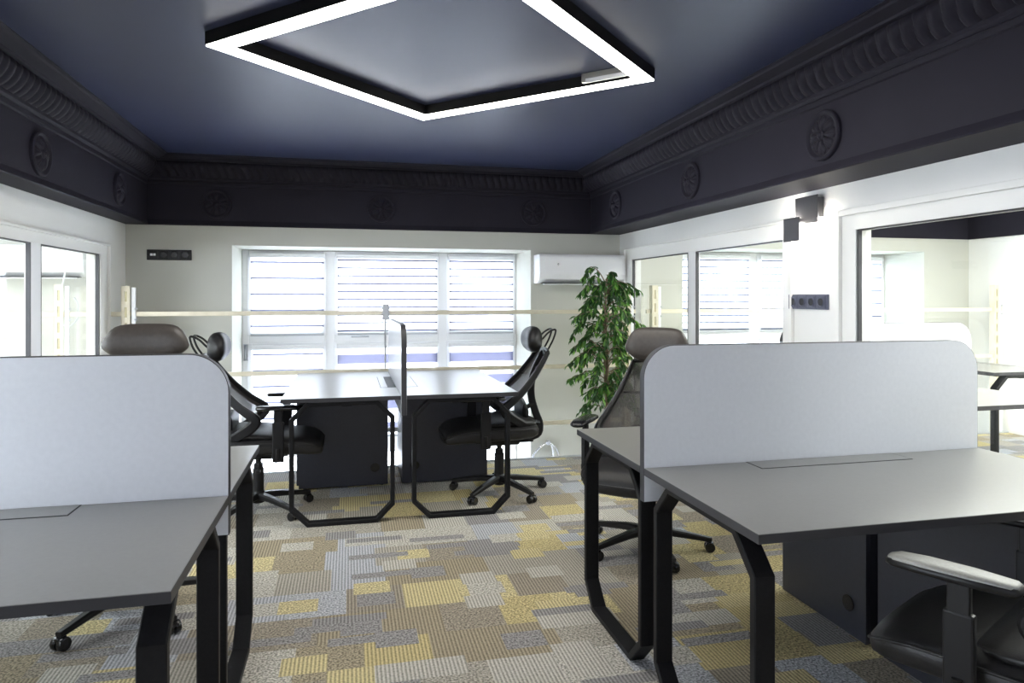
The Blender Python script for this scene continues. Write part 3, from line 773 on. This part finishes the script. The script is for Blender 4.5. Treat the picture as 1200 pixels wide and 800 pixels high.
# ------------------------------------------------------------------ wall sconce
t = thing('wall_sconce', 'anthracite wall lamp of two offset square plates, lit between them', 'wall lamp', (XR, 3.36, 1.80))
bm = B(); box(bm, -.034, 0, -.215, -.09, -.045, .060, .003); bp_ = obj('wall_box', bm, M['sconce'], t)
bm = B(); box(bm, -.062, -.055, -.241, -.058, -.076, .069, .002); obj('large_plate', bm, M['sconce'], t, bevel=.001)
bm = B(); box(bm, -.100, -.094, -.143, -.008, -.165, -.037, .002); obj('small_plate', bm, M['sconce'], t, bevel=.001)
bm = B(); tube(bm, [(-.030, -.15, .01), (-.058, -.15, .01)], .012, 8); tube(bm, [(-.058, -.09, -.055), (-.097, -.09, -.055)], .010, 8); obj('spacer', bm, M['sconce'], t)
bm = B(); box(bm, -.052, -.036, -.22, -.075, -.070, -.048); obj('led_strip', bm, M['sconce_glow'], t)['label'] = 'glowing strip behind the plates'
bm = B(); box(bm, -.091, -.070, -.070, -.052, -.12, -.045); obj('led_strip', bm, M['sconce_glow'], t)['label'] = 'glowing strip behind the plates'
# ------------------------------------------------------------------ sockets
t = thing('socket_strip', 'slate blue strip of four round sockets on the pillar below the wall lamp', 'socket', (XR, 3.268, 1.310))
bm = B(); box(bm, -.012, 0, -.163, .163, -.040, .040, .003); obj('cover_plate', bm, M['socket'], t)
for k in range(4):
    y = -.117+.078*k
    bm = B(); box(bm, -.0155, -.011, y-.034, y+.034, -.033, .033, .003); s = obj('socket_insert', bm, M['socket'], t)
    bm = B(); lathe(bm, [(.026, 0), (.026, .004), (.022, .005), (.021, .002), (0, .0015)], 24, Matrix.Translation((-.0155, y, 0)) @ Matrix.Rotation(-PI/2, 4, 'Y')); obj('ring', bm, M['socket'], s, smooth='auto')
    bm = B(); lathe(bm, [(.0195, 0), (.0195, .003), (0, .003)], 24, Matrix.Translation((-.0155, y, 0)) @ Matrix.Rotation(-PI/2, 4, 'Y')); obj('well', bm, M['black'], s)
t = thing('socket_strip', 'black socket strip high on the back wall, left of the window', 'socket', (-1.383, YB, 1.668))
bm = B(); box(bm, -.163, .163, -.012, 0, -.041, .041, .003); obj('cover_plate', bm, M['black'], t)
for k in range(4):
    x = -.117+.078*k
    bm = B(); box(bm, x-.034, x+.034, -.0155, -.011, -.033, .033, .003); s = obj('socket_insert', bm, M['black'], t)
    if k == 0:
        for e in (-.011, .011):
            bm = B(); box(bm, x+e-.009, x+e+.009, -.0185, -.015, -.008, .010, .001); obj('port', bm, M['white'], s)['label'] = 'white data port'
    else:
        bm = B(); lathe(bm, [(.025, 0), (.025, .004), (.021, .005), (.020, .002), (0, .0015)], 24, Matrix.Translation((x, -.0155, 0)) @ Matrix.Rotation(PI/2, 4, 'X')); obj('ring', bm, M['blackgloss'], s, smooth='auto')

# ------------------------------------------------------------------ air conditioners
def ac(label, x0, x1, z0, z1, dark=False):
    t = thing('air_conditioner', label, 'air conditioner', ((x0+x1)/2, YB, z0), 0, 'wall mounted air conditioners')
    w = (x1-x0)/2; h = z1-z0; d = .20
    P = [(0, 0), (-d*.55, 0), (-d*.92, .035), (-d, .075), (-d, h-.02), (-d*.93, h), (0, h)]
    bm = B(); poly_prism(bm, [(y, z) for y, z in P], -w, w, 'yz'); obj('housing', bm, M['white'], t, bevel=.006)
    bm = B(); box(bm, -w+.05, w-.02, -d-.004, -d+.002, .080, h-.035, .002); obj('front_panel', bm, M['white'], t)
    bm = B(); box(bm, -w+.04, w-.04, -d*.90, -d*.50, -.003, .004, .001); lv = obj('air_outlet', bm, M['gasket'], t)
    bm = B(); box(bm, -w+.05, w-.05, -d*.86, -d*.62, -.012, -.004, .002); obj('louvre', bm, M['white'], lv)
    bm = B(); lathe(bm, [(.011, 0), (.011, .003), (0, .004)], 16, Matrix.Translation((-w+.17, -d-.003, h-.09)) @ Matrix.Rotation(PI/2, 4, 'X')); obj('badge', bm, M['chrome'], t)
ac('white air conditioner on the back wall behind the top of the plant', 1.60, 2.39, 1.455, 1.708)
ac('white air conditioner seen through the left glazing', -2.62, -1.93, 1.485, 1.72, True)

# hanging cable behind the left glazing
bm = B(); tube(bm, [(-2.00, 5.72, 1.62), (-2.03, 5.72, 1.55), (-2.06, 5.72, 1.40), (-2.09, 5.72, 1.28), (-2.08, 5.72, 1.17), (-2.02, 5.72, 1.12), (-1.96, 5.72, 1.17), (-1.955, 5.72, 1.28), (-1.98, 5.72, 1.33)], .006, 8, k=5)
tag(obj('coiled_cable', bm, M['cable'], smooth=True), 'pale looped cable hanging behind the left glazing', 'cable')

# chrome spider fitting on the wall below floor level
t = thing('spider_bracket', 'small chrome bracket with curved arms just beyond the carpet edge', 'bracket', (1.72, YB, .045))
bm = B(); lathe(bm, [(.010, 0), (.022, 0), (.024, .008), (.022, .016), (.010, .018)], 20, Matrix.Translation((0, -.05, 0)) @ Matrix.Rotation(PI/2, 4, 'X')); obj('hub', bm, M['chrome'], t, smooth='auto')
for pts in ([(0, -.05, 0), (-.06, -.05, -.03), (-.12, -.05, -.09), (-.15, -.05, -.14)], [(.02, -.05, -.01), (.07, -.05, -.05), (.10, -.05, -.12)], [(.025, -.05, -.015), (.045, -.05, -.07), (.05, -.05, -.13)]):
    bm = B(); tube(bm, pts, .010, 10, k=5); obj('arm', bm, M['chrome'], t, smooth=True)
bm = B(); tube(bm, [(0, -.06, 0), (0, -.001, 0)], .009, 10); obj('stem', bm, M['chrome'], t, smooth=True)

# ------------------------------------------------------------------ ficus
PX, PY = 1.985, 5.16
t = thing('potted_ficus', 'tall weeping fig in the back right corner beside the railing', 'plant', (PX, PY, 0))
bm = B(); lathe(bm, [(.085, 0), (.092, .004), (.118, .20), (.124, .215), (.124, .235), (.112, .235), (.108, .21)], 32); pot = obj('pot', bm, M['pot'], t, smooth='auto')
bm = B(); lathe(bm, [(.0, .200), (.109, .205), (.109, .208), (.05, .214), (.0, .216)], 24); obj('soil', bm, M['soil'], pot)
bm = B()
for k in range(3):
    ph = 2*PI*k/3; pts = []
    for i in range(22):
        z = .20+1.0*i/21; a = ph+5.5*i/21; r = .016*(1-.3*i/21)
        pts.append((r*math.cos(a)+.01*math.sin(z*4), r*math.sin(a), z))
    tube(bm, pts, .011, 8, scales=[1.15-.4*i/21 for i in range(22)])
tips = []
rnd = random.Random(21)
def half(z):
    # crown half width with height, as the plant hangs in tiers
    if z < .42: return .10
    return .27*(.85+.15*math.sin((z-.40)*PI/.95)) + .045*math.sin(z*17)
for i in range(72):
    z0 = .42+1.05*(i/71)**1.0; a = i*2.399+rnd.uniform(-.3, .3); ln = max(.10, half(z0+.10)*rnd.uniform(.75, 1.12))
    rise = rnd.uniform(.06, .17); p = []
    for s in (0, .25, .5, .75, 1):
        p.append(Vector((ln*s*math.cos(a)+.01*math.sin(z0*4), ln*s*math.sin(a)*.9, z0+rise*math.sin(s*PI*.62)*1.1-.13*s**2.4*rnd.uniform(.7, 1.3))))
    sp_ = smooth_path(p, 4); tube(bm, sp_, .0045, 5, scales=[1.2-.8*j/(len(sp_)-1) for j in range(len(sp_))]); tips.append(sp_)
obj('trunk', bm, M['trunk'], t, smooth=True)
bm = B()
def leaf(bm, p, d, L_, w, mi):
    d = d.normalized(); s = d.cross(Vector((rnd.uniform(-.5, .5), rnd.uniform(-.5, .5), 1))).normalized(); n = s.cross(d)
    v = [bm.verts.new(p), bm.verts.new(p+d*L_*.28+s*w*.42+n*.003), bm.verts.new(p+d*L_*.55+s*w*.45+n*.002), bm.verts.new(p+d*L_-n*.006),
         bm.verts.new(p+d*L_*.55-s*w*.45+n*.002), bm.verts.new(p+d*L_*.28-s*w*.42+n*.003), bm.verts.new(p+d*L_*.42-n*.003)]
    for a, b in ((0, 1), (1, 2), (2, 3), (3, 4), (4, 5), (5, 0)):
        f = bm.faces.new((v[6], v[a], v[b])); f.material_index = mi
for sp_ in tips:
    for i in range(5, len(sp_)):
        for q in range(2 if i < 10 else 3):
            p = sp_[i]+Vector((rnd.uniform(-.012, .012),)*3); tang = sp_[i]-sp_[i-1]
            a = rnd.uniform(0, 2*PI); d = tang.normalized()*.5+Vector((math.cos(a)*.55, math.sin(a)*.55, rnd.uniform(-1.15, -.1)))
            mi = 0 if rnd.random() < .58 else (1 if rnd.random() < .66 else 2)
            leaf(bm, p, d, rnd.uniform(.046, .070), rnd.uniform(.021, .030), mi)
            if rnd.random() < .45:
                d2 = d+Vector((rnd.uniform(-.6, .6), rnd.uniform(-.6, .6), -.2)); leaf(bm, p+d.normalized()*.03, d2, rnd.uniform(.04, .06), rnd.uniform(.017, .025), mi)
o = obj('foliage', bm, M['leaf1'], t, mats=[M['leaf1'], M['leaf2'], M['leaf3']])
